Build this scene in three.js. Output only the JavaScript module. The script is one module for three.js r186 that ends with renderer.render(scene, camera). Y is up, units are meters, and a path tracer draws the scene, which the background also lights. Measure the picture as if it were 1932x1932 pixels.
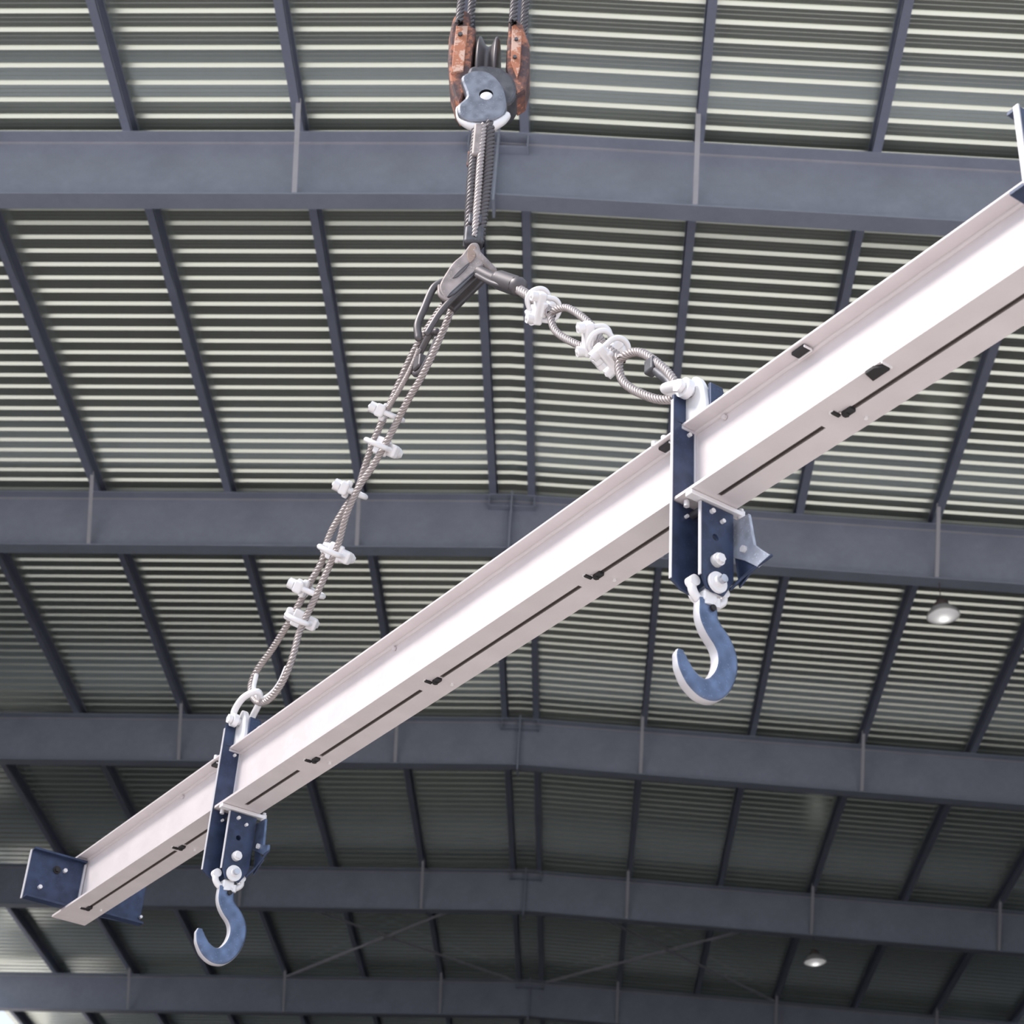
import * as THREE from 'three';
import { mergeGeometries } from 'three/addons/utils/BufferGeometryUtils.js';
import { RoundedBoxGeometry } from 'three/addons/geometries/RoundedBoxGeometry.js';

// ------------------------------------------------------------------ camera, sky, sun, exposure
const V3 = THREE.Vector3;
const scene = new THREE.Scene();
const EYE = 1.6;                                            // lens height above the yard
const W = (x, y, z) => new V3(x, y + EYE, -z);              // survey point: right, above the lens, into the hall
const renderer = new THREE.WebGLRenderer({ antialias: true });
renderer.toneMapping = THREE.LinearToneMapping;
renderer.toneMappingExposure = 1.15;
renderer.shadowMap.enabled = true;

const camera = new THREE.PerspectiveCamera(32.1077, 1, 0.1, 400);
camera.matrixAutoUpdate = true;
{
  const r = new V3(0.99807343, 0.05864733, -0.02024621), u = new V3(-0.03824105, 0.83846194, 0.54361677), b = new V3(0.04885735, -0.54179522, 0.83908933);
  camera.quaternion.setFromRotationMatrix(new THREE.Matrix4().makeBasis(r, u, b));
  camera.position.copy(W(1.0474, 0, 0));
}
camera.focus = 6.6;
camera.userData.fStop = 5.0;
scene.add(camera);

scene.background = new THREE.Color().setRGB(0.80, 0.89, 1.04);   // bright, evenly veiled sky

// hazy sun from the left and a little behind the lens: a veil of cloud makes it wide and soft
const sun = new THREE.DirectionalLight(new THREE.Color().setRGB(1.0, 0.93, 0.88), 3.7);
{
  const az = new V3(-0.95, 0, 0.31).normalize(), el = THREE.MathUtils.degToRad(47);
  sun.position.copy(az.multiplyScalar(Math.cos(el)).add(new V3(0, Math.sin(el), 0)).multiplyScalar(60));
  sun.castShadow = true; sun.shadow.radius = 34; sun.shadow.mapSize.set(2048, 2048);
  Object.assign(sun.shadow.camera, { left: -40, right: 40, top: 40, bottom: -40, near: 1, far: 140 });
  scene.add(sun); scene.add(sun.target);
}

// ------------------------------------------------------------------ helpers
let seed = 7;
const rnd = () => { seed = (seed * 1664525 + 1013904223) >>> 0; return seed / 4294967296; };
const taken = new Map();
function numbered(name) { const k = taken.get(name) ?? 0; taken.set(name, k + 1); return k ? name + '_' + String(k).padStart(3, '0') : name; }
function tag(o, label, category, group) { o.userData.label = label; o.userData.category = category; if (group) o.userData.group = group; return o; }
function shade(m) { m.castShadow = true; m.receiveShadow = true; return m; }
const flat = (g) => { const h = g.index ? g.toNonIndexed() : g; for (const k of Object.keys(h.attributes)) if (!['position', 'normal', 'uv'].includes(k)) h.deleteAttribute(k); return h; };
function join(list) { const a = Array.isArray(list) ? list : [list]; return a.length === 1 ? a[0] : mergeGeometries(a.map(flat)); }
// uv in metres from the face each triangle points to
function metres(g) {
  g = flat(g); const p = g.attributes.position, n = p.count, uv = new Float32Array(n * 2), a = new V3(), b = new V3(), c = new V3();
  for (let i = 0; i < n; i += 3) {
    a.fromBufferAttribute(p, i); b.fromBufferAttribute(p, i + 1); c.fromBufferAttribute(p, i + 2);
    const f = b.clone().sub(a).cross(c.clone().sub(a)), x = Math.abs(f.x), y = Math.abs(f.y), z = Math.abs(f.z);
    [a, b, c].forEach((q, k) => { const [s, t] = x >= y && x >= z ? [q.z, q.y] : y >= z ? [q.x, q.z] : [q.x, q.y]; uv[(i + k) * 2] = s; uv[(i + k) * 2 + 1] = t; });
  }
  g.setAttribute('uv', new THREE.BufferAttribute(uv, 2)); return g;
}
function mesh(name, list, mat, parent) { const m = shade(new THREE.Mesh(metres(join(list)), mat)); m.name = name; if (parent) parent.add(m); return m; }
const box = (w, h, d, x = 0, y = 0, z = 0) => new THREE.BoxGeometry(w, h, d).translate(x, y, z);
const rbox = (w, h, d, r, x = 0, y = 0, z = 0) => new RoundedBoxGeometry(w, h, d, 2, r).translate(x, y, z);
const cylX = (r, l, x, y, z, n = 20) => new THREE.CylinderGeometry(r, r, l, n).rotateZ(Math.PI / 2).translate(x, y, z);
const cylY = (r, l, x, y, z, n = 20) => new THREE.CylinderGeometry(r, r, l, n).translate(x, y, z);
const cylZ = (r, l, x, y, z, n = 20) => new THREE.CylinderGeometry(r, r, l, n).rotateX(Math.PI / 2).translate(x, y, z);
const curve = (pts, closed = false, tension = 0.5) => new THREE.CatmullRomCurve3(pts.map((p) => p.isVector3 ? p : new V3(...p)), closed, 'catmullrom', tension);
function tube(pts, r, seg = 40, rad = 10, closed = false) {     // round bar with domed ends
  const c = pts.getPoint ? pts : curve(pts, closed), g = [new THREE.TubeGeometry(c, seg, r, rad, closed)];
  if (!closed) for (const t of [0, 1]) { const p = c.getPoint(t); g.push(new THREE.SphereGeometry(r, rad, 6).translate(p.x, p.y, p.z)); }
  return join(g);
}
function slab(pts, depth, bevel = 0.003, holes = []) {       // outline in x-y, thickness centred on z = 0
  const s = new THREE.Shape(pts.map(([x, y]) => new THREE.Vector2(x, y)));
  for (const [x, y, r] of holes) { const h = new THREE.Path(); h.absarc(x, y, r, 0, Math.PI * 2, true); s.holes.push(h); }
  const d = Math.max(depth - 2 * bevel, 0.001);
  return new THREE.ExtrudeGeometry(s, { depth: d, bevelEnabled: bevel > 0, bevelThickness: bevel, bevelSize: bevel, bevelOffset: -bevel, bevelSegments: 2, curveSegments: 16 }).translate(0, 0, -d / 2);
}
const soft = (pts, n = 48) => new THREE.CatmullRomCurve3(pts.map(([x, y]) => new V3(x, y, 0)), true, 'catmullrom', 0.4).getPoints(n).slice(0, -1).map((p) => [p.x, p.y]);
const slabX = (pts, depth, x, bevel, holes) => slab(pts.map(([z, y]) => [-z, y]), depth, bevel, holes?.map(([z, y, r]) => [-z, y, r])).rotateY(Math.PI / 2).translate(x, 0, 0);   // outline in z-y, thickness along x
// twisted wire rope: each strand is a tube wound round the curve
function rope(pts, R, turns, strands = 4, closed = false, seg = 0) {
  const c = pts.getPoint ? pts : curve(pts, closed), L = c.getLength(), N = seg || Math.max(24, Math.round(turns * 9)), fr = c.computeFrenetFrames(N, closed), out = [];
  const core = new THREE.TubeGeometry(c, Math.max(16, Math.round(N / 2)), R * 0.5, 6, closed); out.push(core);
  for (let k = 0; k < strands; k++) {
    const q = [];
    for (let i = 0; i <= N; i++) {
      const t = i / N, a = 2 * Math.PI * (k / strands + turns * t), p = c.getPointAt(t);
      q.push(p.addScaledVector(fr.normals[i], Math.cos(a) * R * 0.56).addScaledVector(fr.binormals[i], Math.sin(a) * R * 0.56));
    }
    out.push(new THREE.TubeGeometry(new THREE.CatmullRomCurve3(q), N, R * 0.44, 6));
  }
  return out;
}
// a solid swept along points [x, y, half width, half thickness] lying in the z-y plane, rounded-box section
function sweep(rows, keep, nSec = 24) {
  const path = new THREE.CatmullRomCurve3(rows.map((r) => new V3(0, r[1], r[0]))), N = 72, pos = [], idx = [];
  const at = (t, k) => { const f = t * (rows.length - 1), i = Math.min(Math.floor(f), rows.length - 2), w = f - i, e = w * w * (3 - 2 * w); return rows[i][k] * (1 - e) + rows[i + 1][k] * e; };
  for (let i = 0; i <= N; i++) {
    const t = i / N, p = path.getPoint(t), d = path.getTangent(t), nx = new V3(0, -d.z, d.y), a = at(t, 2), b = at(t, 3);
    for (let j = 0; j < nSec; j++) {
      const g = 2 * Math.PI * j / nSec, cs = Math.cos(g), sn = Math.sin(g), e = 0.5, X = Math.sign(cs) * Math.abs(cs) ** e, Y = Math.sign(sn) * Math.abs(sn) ** e;
      pos.push(p.x + Y * b, p.y + nx.y * X * a, p.z + nx.z * X * a);
    }
  }
  for (let i = 0; i < N; i++) for (let j = 0; j < nSec; j++) { if (keep === (Math.abs(Math.cos(2 * Math.PI * (j + 0.5) / nSec)) > 0.80 ? 0 : 1)) continue; const a = i * nSec + j, b = i * nSec + (j + 1) % nSec, c = a + nSec, d = b + nSec; idx.push(a, b, c, b, d, c); }
  if (keep) for (const [base, flip] of [[0, 0], [N * nSec, 1]]) for (let j = 1; j < nSec - 1; j++) idx.push(...(flip ? [base, base + j, base + j + 1] : [base, base + j + 1, base + j]));
  const g = new THREE.BufferGeometry(); g.setAttribute('position', new THREE.Float32BufferAttribute(pos, 3)); g.setIndex(idx);
  g.setAttribute('uv', new THREE.Float32BufferAttribute(new Float32Array(pos.length / 3 * 2), 2)); g.computeVertexNormals(); return g;
}

// ------------------------------------------------------------------ textures and materials
function noise2(nx, seedN) {                                  // tiling value noise, nx cells a side
  const t = new Float32Array(nx * nx); let s = seedN; for (let i = 0; i < t.length; i++) { s = (s * 1664525 + 1013904223) >>> 0; t[i] = s / 4294967296; }
  return (x, y) => { x *= nx; y *= nx; const i = Math.floor(x), j = Math.floor(y), u = x - i, v = y - j, a = u * u * (3 - 2 * u), b = v * v * (3 - 2 * v), g = (p, q) => t[((q % nx + nx) % nx) * nx + (p % nx + nx) % nx]; return (g(i, j) * (1 - a) + g(i + 1, j) * a) * (1 - b) + (g(i, j + 1) * (1 - a) + g(i + 1, j + 1) * a) * b; };
}
function texture(size, fn, period, srgb = true) {
  const d = new Uint8Array(size * size * 4);
  for (let y = 0; y < size; y++) for (let x = 0; x < size; x++) { const c = fn(x / size, y / size), o = (y * size + x) * 4; d[o] = 255 * Math.min(1, c[0]); d[o + 1] = 255 * Math.min(1, c[1]); d[o + 2] = 255 * Math.min(1, c[2]); d[o + 3] = 255; }
  const t = new THREE.DataTexture(d, size, size); t.wrapS = t.wrapT = THREE.RepeatWrapping; t.magFilter = THREE.LinearFilter; t.minFilter = THREE.LinearMipmapLinearFilter; t.generateMipmaps = true;
  if (srgb) t.colorSpace = THREE.SRGBColorSpace; t.repeat.set(1 / period, 1 / period); t.needsUpdate = true; return t;
}
const nA = noise2(8, 11), nB = noise2(32, 23), nC = noise2(128, 37), nD = noise2(4, 51);
const mottle = (amt) => (x, y) => { const v = 1 - amt * (0.5 * nA(x, y) + 0.3 * nB(x, y) + 0.2 * nC(x, y)); return [v, v, v]; };
const grime = texture(256, mottle(0.10), 2.2);
const speck = texture(256, (x, y) => { const c = nC(x, y), b = nB(x, y), v = 0.955 + 0.035 * nA(x, y) - 0.015 * b * c; return [v, v * 0.998, v * 0.995]; }, 0.6);
const worn = texture(256, (x, y) => { const a = nA(x, y), b = nB(x, y), c = nC(x, y), w = b * 0.6 + c * 0.4 > 0.74 ? 0.92 : 0.72 + 0.2 * a; return [w, w, w]; }, 0.22);
const rust = texture(256, (x, y) => {
  const a = nA(x, y), b = nB(x, y), c = nC(x, y), k = 0.55 * a + 0.3 * b + 0.15 * c;
  const mix = (p, q, t) => p.map((v, i) => v + (q[i] - v) * Math.min(1, Math.max(0, t))), dk = [0.34, 0.28, 0.29], br = [0.48, 0.35, 0.32], or = [0.70, 0.47, 0.37];
  return mix(mix(dk, br, (k - 0.36) * 9), or, (k - 0.57) * 12);
}, 0.42);
const rust2 = texture(128, (x, y) => { const k = 0.5 * nA(x, y) + 0.3 * nB(x, y) + 0.2 * nC(x, y); return k > 0.5 ? [1, 0.98, 0.96] : [0.86, 0.66, 0.55]; }, 0.3);
const roughN = texture(128, (x, y) => { const v = 0.55 + 0.45 * nB(x, y); return [v, v, v]; }, 0.35, false);
const lin = (r, g, b) => new THREE.Color().setRGB(r, g, b);
const std = (o) => new THREE.MeshStandardMaterial(o);
const M = {
  brace: std({ color: lin(0.47, 0.48, 0.53), roughness: 0.5, map: grime }),  // lighter than the frame: light caught by the braces is put into the colour
  frame: std({ color: lin(0.325, 0.365, 0.455), roughness: 0.42, metalness: 0.0, map: grime }),
  purlin: std({ color: lin(0.27, 0.30, 0.40), roughness: 0.5, metalness: 0.0, map: grime }),
  sheet: [0, 1, 2].map((i) => std({ color: lin(0.84 + 0.02 * i, 0.90 + 0.02 * i, 0.80 + 0.02 * i), roughness: 0.25 + 0.01 * i, metalness: 0.82 })),
  wall: std({ color: lin(0.10, 0.11, 0.12), roughness: 0.7 }),
  floor: std({ color: lin(0.085, 0.085, 0.085), roughness: 0.8, map: grime }),
  yard: std({ color: lin(0.62, 0.57, 0.54), roughness: 0.95, map: grime }),
  beam: std({ color: lin(0.74, 0.69, 0.70), roughness: 0.5, metalness: 0.0, map: speck, roughnessMap: roughN }),
  pale: std({ color: lin(0.70, 0.77, 0.92), roughness: 0.4, metalness: 0.3, map: worn }),  // right tail wing only: lightened so the colour carries the light falling on it
  navy: std({ color: lin(0.054, 0.082, 0.168), roughness: 0.42, metalness: 0.25, map: worn }),
  edge: std({ color: lin(0.62, 0.61, 0.64), roughness: 0.5, metalness: 0.2 }),
  hook: std({ color: lin(0.20, 0.275, 0.45), roughness: 0.38, metalness: 0.55, map: worn, bumpMap: worn, bumpScale: 0.0006 }),
  rim: std({ color: lin(0.58, 0.57, 0.60), roughness: 0.45, metalness: 0.3 }),  // hook edges: brightness of the sunlit sides is painted into this colour
  zinc: std({ color: lin(0.88, 0.87, 0.88), roughness: 0.42, metalness: 0.2 }),
  steel: std({ color: lin(0.55, 0.56, 0.60), roughness: 0.25, metalness: 0.95 }),
  wire: std({ color: lin(0.42, 0.375, 0.365), roughness: 0.42, metalness: 0.6 }),
  wireDark: std({ color: lin(0.13, 0.12, 0.125), roughness: 0.45, metalness: 0.6 }),
  slotFill: std({ color: lin(0.085, 0.070, 0.066), roughness: 0.5, metalness: 0.3 }),
  dark: std({ color: lin(0.018, 0.017, 0.018), roughness: 0.6 }),
  rusty: std({ color: lin(1, 1, 1), roughness: 0.75, metalness: 0.1, map: rust, bumpMap: rust, bumpScale: 0.002 }),
  face: std({ color: lin(0.62, 0.45, 0.38), roughness: 0.7, metalness: 0.1, map: rust2 }),
  patch: std({ color: lin(0.50, 0.375, 0.32), roughness: 0.7, metalness: 0.1, map: worn }),
  plate: std({ color: lin(0.36, 0.38, 0.44), roughness: 0.32, metalness: 0.7, map: worn }),
  cast: std({ color: lin(0.16, 0.16, 0.18), roughness: 0.5, metalness: 0.5, map: worn }),
  link: std({ color: lin(0.48, 0.42, 0.41), roughness: 0.55, metalness: 0.3, map: worn }),
  lampMetal: std({ color: lin(0.70, 0.69, 0.68), roughness: 0.4, metalness: 0.6 }),
  lampCap: std({ color: lin(0.10, 0.08, 0.075), roughness: 0.6 }),
  lampGlass: std({ color: lin(0.80, 0.80, 0.80), roughness: 0.25, emissive: lin(1, 0.99, 0.97), emissiveIntensity: 0.16 }),
};

// ------------------------------------------------------------------ the hall
const BAY = 6, Z0 = 5.8975, NF = 8, SLOPE = Math.tan(0.0376), HB = 10.9897, HT = 11.7062, PS = 1.594, PE = 0.2306, HALF = PE + 7 * PS + 0.12;
const ZS = 8.9, ZE = Z0 + BAY * (NF - 1) + 0.3;
function structure(name, list, mat) { const m = mesh(name, list, mat, scene); m.userData.kind = 'structure'; return m; }

const ZF = 13.2;
structure('floor', box(2 * HALF, 0.2, ZE - ZF, 0, -0.1, -(ZF + ZE) / 2), M.floor).userData.label = 'dark concrete floor inside the hall';
structure('ground', box(300, 0.2, 300, 0, -0.12, -20), M.yard).userData.label = 'pale concrete yard outside the hall';

const ceiling = new THREE.Group(); ceiling.name = 'ceiling'; ceiling.userData.kind = 'structure'; ceiling.userData.label = 'grey-green ribbed metal roof sheeting'; scene.add(ceiling);
{
  const pitch = 0.2085, ribs = 4, sw = pitch * ribs, hr = 0.031, lean = 0.026, top = 0.018, N = Math.ceil((ZE - ZS) / sw);
  const prof = [];                                              // [z, y] along one sheet, ribs rise to the outside
  for (let i = 0; i < ribs; i++) {
    const z = i * pitch, g = z + pitch - (2 * lean + top);
    prof.push([z, 0], [z + 0.042, 0], [z + 0.046, 0.0012], [z + 0.050, 0], [z + 0.092, 0], [z + 0.096, 0.0012], [z + 0.100, 0], [g, 0], [g + lean, hr], [g + lean + top, hr]);
  }
  prof.push([ribs * pitch, 0]);
  const one = (side) => {
    const pos = [], idx = [], X = HALF + 0.25;
    for (let i = 0; i + 1 < prof.length; i++) {
      const [za, ya] = prof[i], [zb, yb] = prof[i + 1], k = pos.length / 3;
      for (const [z, y] of [[za, ya], [zb, yb]]) for (const x of [0, X]) pos.push(side * x, y - SLOPE * x, -z);
      if (side > 0) idx.push(k, k + 1, k + 2, k + 1, k + 3, k + 2); else idx.push(k, k + 2, k + 1, k + 1, k + 2, k + 3);
    }
    const g = new THREE.BufferGeometry(); g.setAttribute('position', new THREE.Float32BufferAttribute(pos, 3)); g.setIndex(idx);
    g.setAttribute('uv', new THREE.Float32BufferAttribute(new Float32Array(pos.length / 3 * 2), 2));
    const h = g.toNonIndexed(); h.computeVertexNormals(); return h;
  };
  const gl = one(-1), gr = one(1), off = 14.06 - Z0 - Math.floor((14.06 - ZS) / pitch) * pitch + 0.02;
  for (let k = 0; k < N; k++) for (const g of [gl, gr]) {
    const m = shade(new THREE.Mesh(g, M.sheet[Math.floor(rnd() * 3)])); m.name = 'roof_sheet'; m.position.copy(W(0, HT + 0.215, Z0 + off + k * sw)); ceiling.add(m);
  }
}

// portal frames: a pitched rafter of welded plate on two columns
const nth = ['first', 'second', 'third', 'fourth', 'fifth', 'sixth', 'seventh', 'eighth'];
function frame(i) {
  const z = Z0 + BAY * i, g = new THREE.Group(); g.name = numbered('portal_frame'); g.position.copy(W(0, -EYE, z)); scene.add(g);
  const lab = ['steel portal frame at the open gable, overhead, carrying the hoist ropes', 'steel portal frame with the largest rafter, crossing behind the crane block', 'second blue-grey rafter below the crane block, with a lamp on its right', 'third blue-grey rafter, behind the left wire sling eye', 'fourth rafter, crossing behind the left hook, a lamp on its right', 'lowest blue-grey rafter in view, behind the cross bracing', 'portal frame beyond the lowest rafter in view', 'portal frame at the far end wall'];
  tag(g, lab[i], 'roof frame', 'portal frames of the hall');
  const L = HALF, a = Math.atan(SLOPE), len = L / Math.cos(a);
  for (const s of [-1, 1]) {
    const tilt = (geo, y, zz) => geo.rotateZ(-s * a).translate(s * L / 2, y + EYE - SLOPE * L / 2, zz);
    mesh('rafter_web', tilt(box(len, HT - HB, 0.012), (HT + HB) / 2, 0), M.frame, g);
    mesh('bottom_flange', tilt(box(len, 0.016, 0.20), HB + 0.008, 0), M.frame, g);
    mesh('top_flange', tilt(box(len, 0.014, 0.30), HT + 0.007, 0), M.frame, g);
    mesh('weld_seam', tilt(box(len, 0.014, 0.020), HT - 0.007, 0.012), M.brace, g);
    const ch = HB + EYE - SLOPE * L;
    mesh('column', [box(0.016, ch, 0.25, s * (L - 0.35), ch / 2, 0), box(0.35, ch, 0.012, s * (L - 0.18), ch / 2, 0), box(0.016, ch, 0.25, s * (L - 0.02), ch / 2, 0)], M.frame, g);
    for (const k of [1, 3, 5]) {                                  // fly braces from purlin to bottom flange
      const x = s * (PE + k * PS - 0.03), yt = HT + 0.05 - SLOPE * Math.abs(x) + EYE, yb = HB + 0.016 - SLOPE * Math.abs(x) + EYE;
      const A = new V3(x, yt, 0.52), B = new V3(x, yb, 0.085), d = B.clone().sub(A), l = d.length();
      const geo = join([box(0.045, l, 0.004), box(0.004, l, 0.04, -0.02, 0, -0.02)]).applyQuaternion(new THREE.Quaternion().setFromUnitVectors(new V3(0, -1, 0), d.normalize())).translate((A.x + B.x) / 2, (A.y + B.y) / 2, (A.z + B.z) / 2);
      mesh('fly_brace', geo, M.brace, g);
    }
  }
  mesh('ridge_plate', [box(0.022, HT - HB + 0.16, 0.24, 0, (HT + HB) / 2 + EYE - 0.02, 0.02)], M.frame, g);
  mesh('ridge_cleat', [box(0.56, 0.012, 0.10, 0, HT - 0.13 + EYE, 0.06), box(0.012, 0.2, 0.1, -0.27, HT - 0.05 + EYE, 0.08), box(0.012, 0.2, 0.1, 0.27, HT - 0.05 + EYE, 0.08)], M.frame, g);
  return g;
}
for (let i = 1; i < NF; i++) frame(i);

// purlins: cold-formed channels lying on the rafters, open towards the ridge
for (const s of [-1, 1]) for (let k = 0; k <= 7; k++) {
  const x = s * (PE + k * PS), len = ZE - ZS - 0.1, y = HT + 0.014 - SLOPE * Math.abs(x);
  const g = [box(0.085, 0.005, len, 0, 0.0025, 0), box(0.006, 0.196, len, s * 0.0395, 0.1, 0), box(0.085, 0.005, len, 0, 0.1945, 0), box(0.005, 0.025, len, -s * 0.040, 0.0125, 0), box(0.005, 0.020, len, -s * 0.040, 0.187, 0)];
  const m = mesh(numbered('roof_purlin'), g, M.purlin, scene); m.position.copy(W(x, y, (ZS + ZE) / 2)); m.rotation.z = 0;
  const side = s < 0 ? 'left' : 'right';
  tag(m, k === 0 ? `${side} one of the close pair of purlins along the ridge` : k === 7 ? `eaves purlin along the ${side} edge of the roof` : `${nth[k - 1]} dark blue-grey purlin to the ${side} of the ridge pair`, 'purlin', 'roof purlins');
}

// side walls and far end: clad near the gable, open to daylight further in
const eave = HB - SLOPE * HALF + EYE + 0.9;
function wall(name, x, zo, gap, label) {                        // full height up to zo, then open under the eaves
  const m = structure(name, [box(0.12, eave, zo - ZS, x, eave / 2, -(ZS + zo) / 2), box(0.12, eave - gap, ZE - zo, x, (eave - gap) / 2, -(zo + ZE) / 2)], M.wall); m.userData.label = label;
}
wall('wall_left', -HALF - 0.12, Z0 + 3.9 * BAY, 3.4, 'clad left side wall of the hall, open under the eaves further in');
wall('wall_right', HALF + 0.12, Z0 + 4.6 * BAY, 1.0, 'clad right side wall of the hall, open under the eaves further in');
structure('wall_far', box(2 * HALF + 0.3, eave + 0.4, 0.12, 0, eave / 2, -(ZE + 0.1)), M.wall).userData.label = 'clad far end wall of the hall';

// diagonal bracing rods in the bay behind the fourth rafter in view
for (const [s, dirn] of [[-1, 0], [-1, 1], [1, 0], [1, 1]]) {
  const xi = s * 0.35, xo = s * (PE + 3 * PS), za = Z0 + 4 * BAY + 0.06, zb = Z0 + 5 * BAY - 0.20, y = (x, far) => HT - (far ? 0.02 : 0.26) - SLOPE * Math.abs(x);
  const A = dirn ? W(xi, y(xi, 0), za) : W(xo, y(xo, 0), za), B = dirn ? W(xo, y(xo, 1), zb) : W(xi, y(xi, 1), zb);
  const g = new THREE.Group(); g.name = numbered('bracing_rod'); g.position.copy(A); scene.add(g);
  const D = B.clone().sub(A);
  mesh('rod', tube([new V3(), D.clone().multiplyScalar(0.5), D], 0.026, 4, 8), M.brace, g);
  mesh('turnbuckle', tube([D.clone().multiplyScalar(0.47), D.clone().multiplyScalar(0.5), D.clone().multiplyScalar(0.53)], 0.036, 4, 8), M.brace, g);
  tag(g, `thin diagonal bracing rod ${s < 0 ? 'left' : 'right'} of the ridge, ${dirn === (s < 0 ? 1 : 0) ? 'rising' : 'falling'} to the ${s < 0 ? 'right' : 'left'}`, 'bracing rod', 'cross bracing under the far roof');
}

// high-bay lamps, glowing faintly, hanging from rafters two and four on the right
for (const [i, lab] of [[2, 'nearer and larger of the two bell-shaped hanging lamps'], [4, 'smaller far hanging lamp below the fourth rafter']]) {
  const z = Z0 + BAY * i, x = 5.04, yb = HB - SLOPE * x, g = new THREE.Group(); g.name = numbered('high_bay_lamp'); g.position.copy(W(x, 10.36, z)); scene.add(g);
  tag(g, lab, 'lamp', 'high-bay lamps'); g.rotation.z = 0.08;
  mesh('cord', tube([[0, 0.19, 0], [0.008, 0.3, 0], [0.02, yb - 10.36, 0]], 0.006, 8, 6), M.lampCap, g);
  mesh('cap', new THREE.LatheGeometry([[0, 0.215], [0.05, 0.215], [0.055, 0.19], [0.085, 0.165], [0.09, 0.12], [0.075, 0.12]].map((q) => new THREE.Vector2(...q)), 28), M.lampCap, g);
  mesh('shade', new THREE.LatheGeometry([[0.082, 0.125], [0.12, 0.105], [0.165, 0.06], [0.19, 0.01], [0.193, 0.0], [0.188, -0.004], [0.183, 0.006], [0.158, 0.055], [0.115, 0.098], [0.08, 0.118]].map((q) => new THREE.Vector2(...q)), 36), M.lampMetal, g);
  mesh('glass', new THREE.LatheGeometry([[0, -0.055], [0.06, -0.05], [0.12, -0.034], [0.165, -0.012], [0.182, 0.006], [0.12, 0.03], [0, 0.03]].map((q) => new THREE.Vector2(...q)), 36), M.lampGlass, g);
  const glow = new THREE.PointLight(lin(1, 0.99, 0.97), 0.05); glow.position.set(0, -0.10, 0); glow.castShadow = true; glow.shadow.radius = 4; g.add(glow);
}

// ------------------------------------------------------------------ the load: everything below hangs in the plane of the beam
const PHI = 0.9462, O = W(1.0474, 3.0099, 5.0273);            // s along the beam, v up from its underside, m out of the web towards the lens
const S = (s, v, m) => new V3(s, v, m).applyAxisAngle(new V3(0, 1, 0), -PHI).add(O);
function rig(name, label, category, base, group) {
  const g = new THREE.Group(); g.name = numbered(name); g.position.copy(S(...base)); g.rotation.y = -PHI; g.userData.base = undefined; delete g.userData.base; scene.add(g);
  tag(g, label, category, group); rigBase.set(g, base); return g;
}
const rigBase = new Map();
// part given in s, v, m; child of a rig (or of a part group at the rig's origin)
function part(name, list, mat, g, root = g) { const b = rigBase.get(root); return mesh(name, join(list).translate(-b[0], -b[1], -b[2]), mat, g); }
function sub(name, g) { const q = new THREE.Group(); q.name = name; g.add(q); return q; }
const hexX = (r, l, x, y, z) => cylX(r, l, x, y, z, 6), hexY = (r, l, x, y, z) => cylY(r, l, x, y, z, 6), hexZ = (r, l, x, y, z) => cylZ(r, l, x, y, z, 6);

// ---- lifting beam
const SA = -4.45, SB = 2.22, H = 0.30, TF = 0.011, WB = 0.0895, WT = 0.062;
const beam = rig('lifting_beam', 'long pale grey steel I-beam slung diagonally, with hook brackets', 'lifting beam', [-1.1, 0, 0]);
part('web', [box(SB - SA - 0.02, H - 2 * TF, 0.010, (SA + SB) / 2, H / 2, 0)], M.beam, beam);
part('top_flange', [rbox(SB - SA, TF, 2 * WT, 0.003, (SA + SB) / 2, H - TF / 2, 0)], M.beam, beam);
part('web_fillet', [cylX(0.010, SB - SA - 0.02, (SA + SB) / 2, H - TF - 0.001, 0.006, 10), cylX(0.008, SB - SA - 0.02, (SA + SB) / 2, TF + 0.001, 0.006, 10)], M.beam, beam);
const slots = [[1.20, SB - 0.06], [0.62, 1.08], [0.03, 0.50], [-0.95, -0.09], [-1.85, -1.085], [-2.50, -2.03], [-3.10, -2.70], [-4.17, -3.19]];
const keys = [1.17, 0.0, -0.985, -1.895, -3.135, -4.19];
{
  const sh = new THREE.Shape([[SA, -WB], [SB, -WB], [SB, WB], [SA, WB]].map((q) => new THREE.Vector2(...q)));
  for (const [a, b] of slots) { const h = new THREE.Path(), w = 0.0085; h.moveTo(a, -w); h.lineTo(a, w); h.lineTo(b, w); h.lineTo(b, -w); h.closePath(); sh.holes.push(h); }
  for (const k of keys) { const h = new THREE.Path(); h.absarc(k - 0.012, 0.016, 0.0085, 0, Math.PI * 2, true); sh.holes.push(h); }
  part('bottom_flange', new THREE.ExtrudeGeometry(sh, { depth: TF, bevelEnabled: false, curveSegments: 10 }).rotateX(Math.PI / 2).translate(0, TF, 0), M.beam, beam);
}
for (const [a, b] of slots) part('slot_dark_fill', [box(b - a, 0.007, 0.0168, (a + b) / 2, 0.0075, 0), box(b - a - 0.02, 0.004, 0.005, (a + b) / 2, 0.003, -0.004)], M.slotFill, beam);  // dark fill added to the slots, colour standing in for the shade inside
for (const k of keys) {                                        // toggle clamps in the slot
  const q = part('slot_clamp', [rbox(0.040, 0.016, 0.022, 0.004, k + 0.012, -0.004, 0.002), hexY(0.011, 0.014, k + 0.004, -0.008, 0.004), rbox(0.012, 0.010, 0.030, 0.003, k - 0.020, -0.003, 0.020)], M.dark, beam);
  part('slot_washer', [cylY(0.010, 0.004, k - 0.024, -0.001, 0.030, 14), cylY(0.006, 0.008, k + 0.02, -0.003, -0.058, 12)], M.zinc, q, beam);
}
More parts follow.
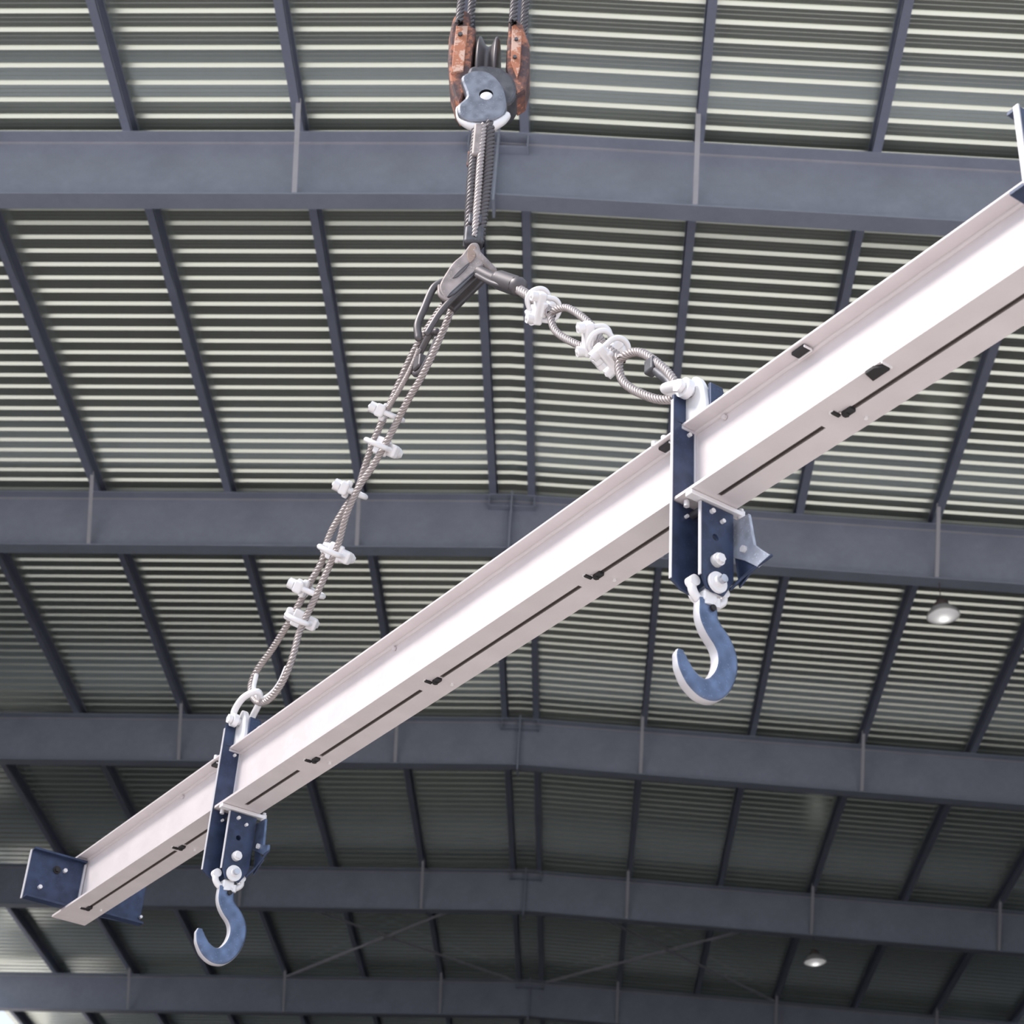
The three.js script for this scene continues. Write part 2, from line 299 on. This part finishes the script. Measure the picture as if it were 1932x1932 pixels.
for (const s of [-1.31, 0.66, -3.2]) part('web_bolt', [hexZ(0.009, 0.010, s, H - 0.034, 0.012)], M.beam, beam);
for (const [s, v, m] of [[1.036, H - TF - 0.006, 0.036], [0.405, H - TF - 0.006, 0.034], [-2.80, H - TF - 0.006, 0.036]]) { const c = part('notch_block', rbox(0.055, 0.012, 0.030, 0.004, s, v, m), M.dark, beam); part('notch_rim', [box(0.058, 0.004, 0.004, s, v - 0.006, m - 0.016), box(0.004, 0.006, 0.03, s + 0.029, v - 0.004, m)], M.zinc, c, beam); }  // black blocks in place of flange holes, shade of the holes as colour
{ const c = part('notch_block', slab([[1.33, 0.052], [1.395, 0.052], [1.40, 0.075], [1.372, 0.091], [1.34, 0.091]], 0.012, 0.002).rotateX(Math.PI / 2).translate(0, -0.004, 0), M.dark, beam); part('notch_rim', box(0.004, 0.008, 0.04, 1.402, -0.003, 0.07), M.zinc, c, beam); }  // same black stand-in for the dark notch in the lower flange edge
for (const e of [[-4.33, 1], [2.10, -1]]) {                    // crosswise end plates with lips and bolts
  const [s, d] = e, q = sub('end_plate', beam), pl = (n, l, m) => part(n, l, m, q, beam);
  pl('plate', [slabX([[0.30, 0.265], [0.012, 0.275], [0.012, 0.012], [0.30, 0.012]], 0.012, s), slabX([[-0.012, 0.275], [-0.33, 0.265], [-0.33, 0.03], [-0.012, 0.012]], 0.012, s)], M.navy);
  pl('lip', [box(0.05, 0.010, 0.28, s + d * 0.03, 0.016, 0.158), box(0.05, 0.010, 0.31, s + d * 0.03, 0.030, -0.175), box(0.03, 0.010, 0.28, s + d * 0.02, 0.268, 0.155)], M.navy);
  pl('edge_strip', [rbox(0.018, 0.255, 0.006, 0.002, s, 0.138, 0.302), rbox(0.016, 0.24, 0.012, 0.003, s + d * 0.01, 0.14, 0.014)], M.edge);
  pl('bolt', [hexX(0.013, 0.022, s + d * 0.014, 0.195, 0.155), cylX(0.02, 0.006, s + d * 0.009, 0.195, 0.155)], M.dark);
  pl('bolt', [hexX(0.011, 0.020, s + d * 0.014, 0.20, 0.115)], M.zinc);
  pl('bolt', [hexX(0.011, 0.020, s + d * 0.014, 0.085, 0.225)], M.zinc);
  pl('bolt', [hexX(0.008, 0.020, s + d * 0.014, 0.07, -0.325)], M.zinc);
}

// hook brackets: a hanger plate cut round the beam, a second plate under it, a cross plate and a tail wing
function bracket(c, tail, wing) {
  const q = sub('hook_bracket', beam), pl = (n, l, m) => part(n, l, m, q, beam), a = c - 0.045, b = c + 0.028;
  pl('hanger_plate', [slabX([[0.096, 0.300], [0.096, -0.282], [0.058, -0.306], [0.0, -0.312], [-0.085, -0.28], [-0.085, -0.004], [0.0905, -0.004], [0.0905, 0.014], [0.006, 0.014], [0.006, 0.286], [0.064, 0.286], [0.064, 0.300]], 0.010, a, 0.001)], M.navy);
  pl('hanger_top', [slabX([[0.096, 0.296], [0.096, 0.40], [0.05, 0.42], [0.0, 0.40], [0.0, 0.303], [0.064, 0.303]], 0.010, a, 0.002)], M.navy);
  pl('edge_strip', [rbox(0.012, 0.66, 0.004, 0.0015, a, 0.05, 0.098), rbox(0.012, 0.265, 0.012, 0.003, a + 0.004, 0.15, 0.008), rbox(0.012, 0.010, 0.056, 0.003, a + 0.004, 0.284, 0.036)], M.edge);
  pl('clamp_plate', [slabX([[0.044, -0.02], [0.040, -0.275], [0.020, -0.318], [-0.045, -0.322], [-0.082, -0.262], [-0.084, -0.02]], 0.010, b, 0.0015, [[-0.012, -0.13, 0.011]])], M.navy);
  pl('edge_strip', [rbox(0.012, 0.26, 0.005, 0.0015, b, -0.150, 0.045)], M.edge);
  pl('cross_plate', [rbox(0.032, 0.016, 0.205, 0.003, b, -0.009, -0.012)], M.zinc);
  pl('cross_bolt', [hexY(0.013, 0.03, b + 0.004, -0.012, -0.116), cylY(0.008, 0.05, b + 0.004, -0.012, -0.116), hexY(0.010, 0.02, b - 0.045, -0.014, 0.06)], M.zinc);
  pl('stud', [cylX(0.008, 0.014, b + 0.010, -0.045, 0.004, 12), cylX(0.007, 0.016, b + 0.010, -0.066, -0.036, 12), cylX(0.006, 0.016, a + 0.008, -0.045, 0.045, 12), cylX(0.007, 0.014, a + 0.008, 0.265, 0.035, 12)], M.zinc);
  pl('plate_bolt', [cylX(0.021, 0.020, b + 0.014, -0.215, -0.012, 18), hexX(0.016, 0.034, b + 0.018, -0.215, -0.012)], M.zinc);
  pl('spacer', [cylX(0.012, b - a, (a + b) / 2, -0.03, 0.02, 14)], M.cast);
  const w = tail.map(([s, v]) => [c + s, v]);
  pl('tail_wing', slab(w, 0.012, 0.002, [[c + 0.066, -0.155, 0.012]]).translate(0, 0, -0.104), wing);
  pl('wing_bolt', [hexZ(0.012, 0.016, c + 0.066, -0.155, -0.095)], M.zinc);
  pl('wing_strut', [tube([[w[4][0], w[4][1], -0.104], [c + 0.06, -0.245, -0.10], [b, -0.285, -0.075]], 0.005, 12, 8), slab([[c + 0.01, -0.14], [c + 0.11, -0.225], [c + 0.03, -0.27]], 0.006, 0.001).translate(0, 0, -0.108)], M.navy);
}
const TAIL = [[0.0, -0.03], [0.085, -0.035], [0.107, -0.155], [0.140, -0.190], [0.177, -0.226], [0.117, -0.238], [0.06, -0.19], [0.0, -0.15]];
const TAIL_L = [[0.0, -0.03], [0.085, -0.033], [0.100, -0.160], [0.150, -0.172], [0.152, -0.200], [0.11, -0.205], [0.06, -0.18], [0.0, -0.15]];
const CR = 0.555, CL = -2.585;
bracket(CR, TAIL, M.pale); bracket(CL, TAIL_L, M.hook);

// lugs on the top flange
for (const c of [CR, CL]) {
  const q = sub('lifting_lug', beam), pl = (n, l, m) => part(n, l, m, q, beam);
  pl('plate', slab(soft([[c - 0.045, 0.302], [c + 0.05, 0.30], [c + 0.045, 0.40], [c + 0.02, 0.455], [c - 0.01, 0.47], [c - 0.035, 0.44], [c - 0.045, 0.38]]), 0.024, 0.004, [[c - 0.012, 0.415, 0.018]]).translate(0, 0, 0.035), M.zinc);
  pl('gusset', [slabX([[0.03, 0.30], [-0.055, 0.30], [-0.02, 0.42], [0.03, 0.42]], 0.014, c + 0.055), cylX(0.022, 0.03, c + 0.075, 0.345, -0.01, 16)], M.navy);
  pl('lug_bolt', [hexX(0.026, 0.022, c + 0.10, 0.345, -0.01), cylY(0.012, 0.02, c - 0.15, 0.306, 0.045, 12), hexY(0.011, 0.02, c - 0.19, 0.302, 0.055)], M.zinc);
}

// ---- crane hooks pinned between the plates
function craneHook(c, label, sway) {
  const g = rig('crane_hook', label, 'hook', [c, -0.295, -0.012], 'hooks under the lifting beam'), K = (n, l, m, p = g) => part(n, l, m, p, g);
  const rows = [[0.0, -0.345, 0.036, 0.0192], [-0.002, -0.405, 0.038, 0.0200], [-0.020, -0.437, 0.039, 0.0216], [-0.050, -0.468, 0.040, 0.0224], [-0.068, -0.505, 0.040, 0.0240], [-0.068, -0.552, 0.039, 0.0240], [-0.047, -0.603, 0.038, 0.0240], [-0.013, -0.638, 0.037, 0.0240], [0.022, -0.645, 0.035, 0.0224], [0.057, -0.631, 0.032, 0.0208], [0.084, -0.600, 0.027, 0.0184], [0.097, -0.564, 0.020, 0.0144], [0.097, -0.543, 0.011, 0.0088]];
  const body = K('hook_body', sweep(rows, 0), M.hook), rim = K('lit_rim', sweep(rows, 1), M.rim, body); rim.userData.label = 'whitened edges of the hook, sunlight put into their colour'; rim.geometry.translate(c, 0, 0);
  K('eye_hole_shade', cylX(0.010, 0.056, c, -0.372, -0.010, 14), M.dark, body);  // black plug where a hole would be, shade given as colour
  body.geometry.translate(c - 0, 0, 0);
  K('swivel', [tube([[c, -0.292, 0.052], [c, -0.322, 0.050], [c, -0.345, 0.030], [c, -0.350, 0], [c, -0.345, -0.034], [c, -0.322, -0.066], [c, -0.292, -0.066]], 0.014, 30, 10), rbox(0.05, 0.035, 0.052, 0.008, c, -0.336, -0.002), cylX(0.018, 0.030, c, -0.294, 0.050, 16), cylX(0.018, 0.030, c, -0.294, -0.064, 16)], M.zinc);
  K('pin', [cylX(0.013, 0.15, c, -0.292, -0.012, 16)], M.steel);
  K('pin_washer', [cylX(0.034, 0.010, c + 0.041, -0.292, -0.012, 24), cylX(0.018, 0.022, c + 0.048, -0.292, -0.012, 18)], M.zinc);
  K('pin_washer', cylX(0.030, 0.010, c - 0.056, -0.292, -0.012, 20), M.zinc);
  K('neck_collar', [cylY(0.028, 0.016, c, -0.356, -0.002, 20), cylY(0.010, 0.03, c + 0.018, -0.35, -0.03, 10)], M.zinc);
  g.rotation.order = 'YXZ'; g.rotation.x = sway;
  return g;
}
craneHook(CR, 'nearer, larger steel-blue crane hook hanging right of the beam centre', 0);
craneHook(CL, 'smaller steel-blue crane hook under the left end of the beam', 0.05);

// ---- slings
function ropeClip(n, at, along, turn, g, root, size = 1.55) {              // wire rope clip: U-bolt, saddle, two nuts
  const q = new THREE.Group(); q.name = n; g.add(q); const b = rigBase.get(root);
  q.scale.setScalar(size); q.position.set(at[0] - b[0], at[1] - b[1], at[2] - b[2]);
  const d = new V3(...along).normalize(); q.quaternion.setFromUnitVectors(new V3(0, 1, 0), d).multiply(new THREE.Quaternion().setFromAxisAngle(new V3(0, 1, 0), turn));
  const u = []; for (let i = 0; i <= 10; i++) { const t = Math.PI * i / 10; u.push([-0.034 * Math.cos(t), 0, -0.012 - 0.030 * Math.sin(t)]); }
  mesh('u_bolt', tube([[-0.034, 0, 0.052], [-0.034, 0, 0.0], ...u, [0.034, 0, 0.0], [0.034, 0, 0.052]], 0.008, 40, 8), M.zinc, q);
  mesh('saddle', [rbox(0.098, 0.038, 0.028, 0.008, 0, 0, 0.024), rbox(0.046, 0.052, 0.018, 0.006, 0, 0, 0.014)], M.zinc, q);
  mesh('nut', hexZ(0.016, 0.018, -0.034, 0, 0.046), M.zinc, q); mesh('nut', hexZ(0.016, 0.018, 0.034, 0, 0.046), M.zinc, q);
}
{
  const g = rig('wire_rope_sling', 'long left wire rope sling leg with six white clips', 'sling', [-1.83, 1.2, 0], 'wire rope slings'), K = (n, l, m, p = g) => part(n, l, m, p, g);
  const a = [[-1.155, 1.93, 0.0], [-1.22, 1.92, 0.006], [-1.31, 1.865, 0.012], [-1.42, 1.79, 0.014], [-1.51, 1.70, 0.012], [-1.60, 1.595, 0.01], [-1.69, 1.48, 0.012], [-1.775, 1.385, 0.0], [-1.845, 1.30, -0.012], [-1.93, 1.215, 0.004], [-2.015, 1.12, 0.014], [-2.075, 1.02, 0.004], [-2.16, 0.94, 0.01], [-2.26, 0.845, 0.012]];
  const eye = [[-2.36, 0.785, 0.01], [-2.475, 0.745, 0], [-2.585, 0.70, 0], [-2.640, 0.645, 0], [-2.622, 0.583, 0], [-2.555, 0.517, 0], [-2.475, 0.482, 0], [-2.397, 0.480, 0], [-2.321, 0.512, 0], [-2.268, 0.567, 0], [-2.235, 0.640, 0], [-2.215, 0.715, 0]];
  const b = [[-2.185, 0.80, -0.012], [-2.10, 0.885, -0.01], [-2.03, 0.98, -0.012], [-1.965, 1.065, -0.012], [-1.88, 1.165, 0.01], [-1.79, 1.265, 0.012], [-1.71, 1.345, -0.004], [-1.63, 1.425, -0.012], [-1.545, 1.50, -0.012], [-1.44, 1.555, 0], [-1.35, 1.615, 0], [-1.27, 1.69, 0], [-1.20, 1.775, 0], [-1.15, 1.85, 0], [-1.12, 1.91, 0]];
  K('rope', rope([...a, ...eye, ...b], 0.0165, 62, 4, false, 520), M.wire);
  K('rope_tail', rope([[-1.60, 1.545, 0.03], [-1.50, 1.60, 0.03], [-1.42, 1.69, 0.02], [-1.36, 1.77, 0.02]], 0.012, 8, 5), M.wire);
  K('thimble', [tube([[-2.60, 0.665, 0], [-2.605, 0.60, 0], [-2.545, 0.535, 0], [-2.475, 0.503, 0], [-2.395, 0.503, 0], [-2.335, 0.53, 0], [-2.295, 0.58, 0]], 0.011, 40, 8)], M.zinc);
  K('thimble', [tube([[-1.255, 1.81, 0], [-1.31, 1.83, 0.0], [-1.40, 1.75, 0], [-1.42, 1.69, 0], [-1.36, 1.65, 0], [-1.285, 1.70, 0], [-1.245, 1.76, 0]], 0.016, 40, 8), rbox(0.06, 0.07, 0.05, 0.01, -1.365, 1.70, 0)], M.wireDark);
  const clips = [[-1.608, 1.565, 0, 0.5], [-1.665, 1.43, 0, 2.6], [-1.875, 1.295, 0, 0.4], [-1.99, 1.035, 0, 2.5], [-2.165, 0.915, 0, 0.7], [-2.235, 0.80, 0, 2.2]];
  clips.forEach(([s, v, m, t]) => ropeClip('rope_clip', [s, v, m], [-0.62, -0.78, 0], t, g, g));
}
{
  const g = rig('wire_rope_sling', 'short right sling leg of white links and clips above the beam', 'sling', [-0.2, 1.15, 0], 'wire rope slings'), K = (n, l, m, p = g) => part(n, l, m, p, g);
  K('socket', [tube([[-0.93, 1.93, 0.0], [-0.83, 1.83, 0], [-0.72, 1.73, 0]], 0.026, 12, 10), tube([[-0.76, 1.77, 0], [-0.66, 1.68, 0]].concat([[-0.62, 1.645, 0]]), 0.042, 10, 10), tube([[-0.90, 1.875, 0.03], [-0.78, 1.755, 0.03], [-0.69, 1.68, 0.02]], 0.012, 12, 8)], M.wireDark);
  K('rope', rope([[-0.68, 1.70, 0], [-0.58, 1.59, 0], [-0.48, 1.48, 0], [-0.36, 1.335, 0]], 0.022, 5, 4), M.wire);
  const loop = (A, B, w) => { const dx = B[0] - A[0], dy = B[1] - A[1], L = Math.hypot(dx, dy), ux = dx / L, uy = dy / L, px = -uy, py = ux, P = (t, o) => [A[0] + dx * t + px * o, A[1] + dy * t + py * o, 0]; return [P(0, 0), P(0.14, w * 0.8), P(0.35, w), P(0.7, w * 0.8), P(0.93, w * 0.35), P(1, 0), P(0.93, -w * 0.35), P(0.7, -w * 0.8), P(0.35, -w), P(0.14, -w * 0.8)]; };
  K('rope_eye', rope(curve(loop([-0.36, 1.34], [-0.02, 0.97], 0.052), true), 0.0155, 13, 4, true, 180), M.wire);
  K('rope', rope([[-0.10, 1.06, 0], [0.0, 0.95, 0], [0.10, 0.835, 0]], 0.020, 3, 4), M.wire);
  K('rope_eye', rope(curve(loop([0.09, 0.84], [0.42, 0.49], 0.062), true), 0.0165, 14, 4, true, 180), M.wire);
  K('thimble', [tube([[0.30, 0.665, 0], [0.365, 0.585, 0], [0.395, 0.535, 0]], 0.016, 12, 8), rbox(0.05, 0.06, 0.04, 0.01, 0.275, 0.70, 0)], M.cast);
  ropeClip('rope_clip', [-0.455, 1.455, 0], [0.66, -0.75, 0], 2.4, g, g, 1.32); ropeClip('rope_clip', [-0.40, 1.385, 0.0], [0.66, -0.75, 0], 0.3, g, g, 1.32);
  ropeClip('rope_clip', [-0.06, 1.03, 0], [0.66, -0.75, 0], 0.5, g, g, 1.32); ropeClip('rope_clip', [-0.02, 0.975, 0], [0.66, -0.75, 0], 2.7, g, g, 1.32); ropeClip('rope_clip', [0.055, 0.895, 0], [0.66, -0.75, 0], 1.2, g, g, 1.32);
}
// bow shackles joining slings to the lugs
{
  const g = rig('bow_shackle', 'white bow shackle joining the right sling to its lug', 'shackle', [CR - 0.012, 0.415, 0.035], 'shackles on the beam lugs'), K = (n, l, m, p = g) => part(n, l, m, p, g), c = CR;
  K('bow', tube([[c - 0.005, 0.415, 0.075], [c - 0.045, 0.445, 0.077], [c - 0.115, 0.485, 0.062], [c - 0.155, 0.515, 0.035], [c - 0.115, 0.485, 0.008], [c - 0.045, 0.445, -0.007], [c - 0.005, 0.415, -0.005]], 0.019, 40, 12), M.zinc);
  for (const m of [0.074, -0.004]) K('ear', cylZ(0.034, 0.024, c - 0.010, 0.415, m, 22), M.zinc);
  K('pin', [cylZ(0.0165, 0.13, c - 0.012, 0.415, 0.035, 18), hexZ(0.024, 0.016, c - 0.012, 0.415, 0.098)], M.zinc);
}
{
  const g = rig('bow_shackle', 'grey bow shackle through the rope eye at the left lug', 'shackle', [CL - 0.012, 0.415, 0.035], 'shackles on the beam lugs'), K = (n, l, m, p = g) => part(n, l, m, p, g), c = CL;
  K('bow', tube([[c - 0.012, 0.415, 0.076], [c - 0.010, 0.46, 0.080], [c + 0.05, 0.505, 0.072], [c + 0.105, 0.525, 0.035], [c + 0.06, 0.505, -0.002], [c - 0.008, 0.46, -0.010], [c - 0.012, 0.415, -0.006]], 0.015, 40, 12), M.zinc);
  for (const m of [0.074, -0.004]) K('ear', cylZ(0.030, 0.022, c - 0.012, 0.415, m, 22), M.zinc);
  K('pin', [cylZ(0.0155, 0.13, c - 0.012, 0.415, 0.035, 18), hexZ(0.022, 0.016, c - 0.012, 0.415, 0.096)], M.zinc);
}

// ---- joint under the block: strop and master link, turned to face the yard
function face(name, label, category, base, group) { const g = new THREE.Group(); g.name = numbered(name); g.position.copy(S(...base)); scene.add(g); return tag(g, label, category, group); }
{
  const g = face('strop', 'grimy dark wire strop hanging straight below the crane block', 'strop', [-1.0, 2.1, 0]);   // base at its lower end
  mesh('rope', rope([[-0.035, 0.75, 0], [-0.036, 0.5, 0.012], [-0.030, 0.25, 0.014], [-0.024, 0.02, 0]], 0.026, 8, 4), M.wireDark, g);
  mesh('rope', rope([[0.020, 0.75, 0.01], [0.028, 0.5, 0], [0.024, 0.25, 0], [0.018, 0.02, 0.01]], 0.028, 8, 4), M.wireDark, g);
  mesh('rope', rope([[-0.005, 0.72, 0.03], [-0.004, 0.5, 0.032], [0.0, 0.25, 0.034], [0.002, 0.04, 0.03]], 0.018, 8, 4), M.wire, g);
  mesh('ferrule', [rbox(0.05, 0.20, 0.05, 0.014, -0.022, 0.62, 0.022)], M.link, g);
  mesh('ferrule', [rbox(0.085, 0.10, 0.065, 0.016, -0.002, 0.06, 0.01), rbox(0.06, 0.06, 0.07, 0.012, -0.004, 0.15, 0.006)], M.cast, g);
  mesh('rust_scale', [rbox(0.016, 0.09, 0.02, 0.006, -0.058, 0.53, 0.005)], M.rusty, g);
}
{
  const g = face('master_link', 'worn flat forked link joining both sling legs to the strop', 'link', [-1.0, 2.0, 0]);
  mesh('cheek', slab(soft([[-0.012, 0.10], [0.022, 0.10], [0.040, 0.03], [0.050, -0.02], [-0.080, -0.205], [-0.128, -0.145], [-0.085, -0.02], [-0.045, 0.035]]), 0.03, 0.008).translate(0, 0, 0.03), M.link, g);
  mesh('back_cheek', slab([[-0.010, 0.09], [0.020, 0.09], [0.066, 0.0], [0.060, -0.045], [-0.060, -0.22], [-0.120, -0.17], [-0.07, -0.02]], 0.03, 0.006).translate(0, 0, -0.03), M.wireDark, g);
  mesh('side_bar', [tube([[-0.115, -0.10, 0.02], [-0.155, -0.14, 0.02], [-0.185, -0.24, 0.01], [-0.205, -0.33, 0.01], [-0.195, -0.40, 0.01]], 0.017, 24, 8), tube([[0.045, -0.03, 0.02], [-0.04, -0.16, 0.03], [-0.11, -0.27, 0.03], [-0.16, -0.38, 0.02]], 0.014, 24, 8)], M.wireDark, g);
  mesh('slot', slab(soft([[-0.075, -0.10], [-0.052, -0.092], [-0.020, -0.045], [-0.008, -0.012], [-0.030, -0.030], [-0.060, -0.072]]), 0.01, 0.002).translate(0, 0, 0.043), M.wireDark, g);  // dark wedge laid on the cheek, painting the shade of an open gap
  mesh('strap', slab(soft([[0.046, -0.03], [0.036, -0.052], [-0.050, -0.178], [-0.086, -0.205], [-0.078, -0.180], [0.0, -0.075]]), 0.012, 0.003).translate(0, 0, 0.046), M.cast, g);
  mesh('rust_patch', slab(soft([[-0.014, 0.085], [0.012, 0.080], [0.014, 0.02], [-0.006, -0.012], [-0.022, 0.03]]), 0.008, 0.002).translate(0, 0, 0.044), M.patch, g);
  mesh('thimble', [tube([[-0.128, -0.135, 0.03], [-0.118, -0.19, 0.035], [-0.082, -0.212, 0.035], [-0.055, -0.18, 0.035]], 0.010, 20, 8)], M.link, g);
  mesh('arm', [tube([[0.01, 0.06, 0.03], [0.05, 0.01, 0.03], [0.09, -0.03, 0.02]], 0.02, 14, 10)], M.link, g);
}

// ---- crane block
{
  const g = face('crane_block', 'rusty pulley block with brown cheeks hanging at the top', 'pulley block', [-1.03, 3.2, 0]);
  const L = mesh('cheek_plate', slab([[-0.125, 0.42], [-0.160, 0.43], [-0.187, 0.36], [-0.195, 0.25], [-0.188, 0.07], [-0.172, -0.055], [-0.138, -0.175], [-0.112, -0.215], [-0.075, -0.07], [-0.072, 0.30], [-0.105, 0.32], [-0.105, 0.40]], 0.15, 0.014).translate(0, 0, -0.06), M.rusty, g);
  const Rr = mesh('cheek_plate', slab([[0.082, 0.40], [0.150, 0.335], [0.190, 0.20], [0.200, 0.0], [0.186, -0.10], [0.148, -0.135], [0.098, 0.0], [0.086, 0.05]], 0.15, 0.014).translate(0, 0, -0.06), M.rusty, g);
  mesh('face_strip', [slab([[-0.165, 0.30], [-0.108, 0.30], [-0.108, 0.0], [-0.165, -0.02]], 0.016, 0.004).translate(0, 0, 0.018)], M.face, L);
  mesh('face_strip', [slab([[0.100, 0.34], [0.150, 0.27], [0.155, 0.03], [0.145, -0.04], [0.110, 0.06]], 0.016, 0.004).translate(0, 0, 0.018)], M.face, Rr);
  mesh('cheek_bolt', [hexZ(0.012, 0.02, -0.14, 0.235, 0.026)], M.cast, g);
  for (const y of [0.21, 0.09]) mesh('cheek_bolt', hexZ(0.010, 0.02, 0.127, y, 0.026), M.cast, g);
  mesh('sheave', new THREE.LatheGeometry([[0.03, -0.06], [0.19, -0.06], [0.205, -0.052], [0.205, -0.042], [0.165, -0.018], [0.158, 0], [0.165, 0.018], [0.205, 0.042], [0.205, 0.052], [0.19, 0.06], [0.03, 0.06]].map((q) => new THREE.Vector2(...q)), 48).rotateZ(Math.PI / 2).scale(0.85, 1, 1).translate(-0.008, 0.13, -0.16), M.wireDark, g);
  mesh('axle', cylX(0.035, 0.36, 0, 0.13, -0.16, 20), M.wireDark, g);
  mesh('housing', slab(soft([[-0.085, 0.02], [-0.03, 0.045], [0.055, 0.035], [0.125, -0.026], [0.150, -0.12], [0.118, -0.20], [0.02, -0.20], [-0.09, -0.12]]), 0.14, 0.016).translate(0, 0, -0.05), M.cast, g);
  const sp = mesh('shackle_plate', slab(soft([[-0.113, -0.085], [-0.063, -0.035], [0.0, -0.035], [0.05, -0.075], [0.092, -0.15], [0.111, -0.25], [0.100, -0.31], [0.052, -0.35], [-0.044, -0.365], [-0.104, -0.325], [-0.115, -0.26], [-0.08, -0.20]]), 0.06, 0.014, [[0.012, -0.19, 0.046]]).translate(0, 0, 0.03), M.plate, g);
  mesh('pin', [cylZ(0.032, 0.07, 0.014, -0.200, 0.015, 22), new THREE.SphereGeometry(0.032, 22, 12).scale(1, 1, 0.5).translate(0.014, -0.200, 0.05)], M.zinc, sp);
  mesh('pin_hole_shade', cylZ(0.05, 0.02, 0.012, -0.19, 0.0, 22), M.dark, sp);  // black disc behind the pin paints the shade inside the hole
  mesh('bow', [tube([[-0.105, -0.255, 0.02], [-0.090, -0.32, 0.025], [-0.04, -0.365, 0.03], [0.03, -0.375, 0.03], [0.085, -0.335, 0.03], [0.108, -0.285, 0.02]], 0.022, 36, 12)], M.zinc, g);
  mesh('strop_eye', [rbox(0.06, 0.11, 0.06, 0.016, 0.006, -0.385, 0.0)], M.link, g);
}
// hoist ropes running up to the gable frame
for (const [x, z, lab] of [[-0.150, 0.04, 'front hoist rope above the left cheek of the block'], [-0.112, -0.07, 'rear hoist rope above the left cheek of the block'], [0.105, 0.05, 'front hoist rope above the right cheek of the block'], [0.150, -0.06, 'rear hoist rope above the right cheek of the block']]) {
  const base = S(-1.03, 3.2, 0).add(new V3(x, 0.30, z)), top = HB + EYE - base.y;
  const m = mesh(numbered('hoist_rope'), rope([[0, 0, 0], [0, top / 2, 0], [0, top, 0]], 0.021, Math.round(top * 9), 4), M.wireDark, scene); m.position.copy(base); tag(m, lab, 'hoist rope', 'hoist ropes');
}

// the gantry in the yard that carries the hoist, above the picture
{
  const p = S(-1.03, 3.2, 0), y = HB + EYE, g = new THREE.Group(); g.name = 'gantry_crane'; g.position.set(p.x, 0, p.z); scene.add(g); tag(g, 'steel gantry crane overhead carrying the hoist ropes', 'gantry crane');
  mesh('girder', box(30, 0.9, 0.5, 0, y + 0.75, 0), M.frame, g);
  mesh('trolley', [box(0.9, 0.28, 0.9, 0, y + 0.15, 0)], M.frame, g);
  for (const x of [-14.6, 14.6]) mesh('leg', box(0.5, y + 0.3, 0.5, x, (y + 0.3) / 2 , 0), M.frame, g);
}

renderer.render(scene, camera);
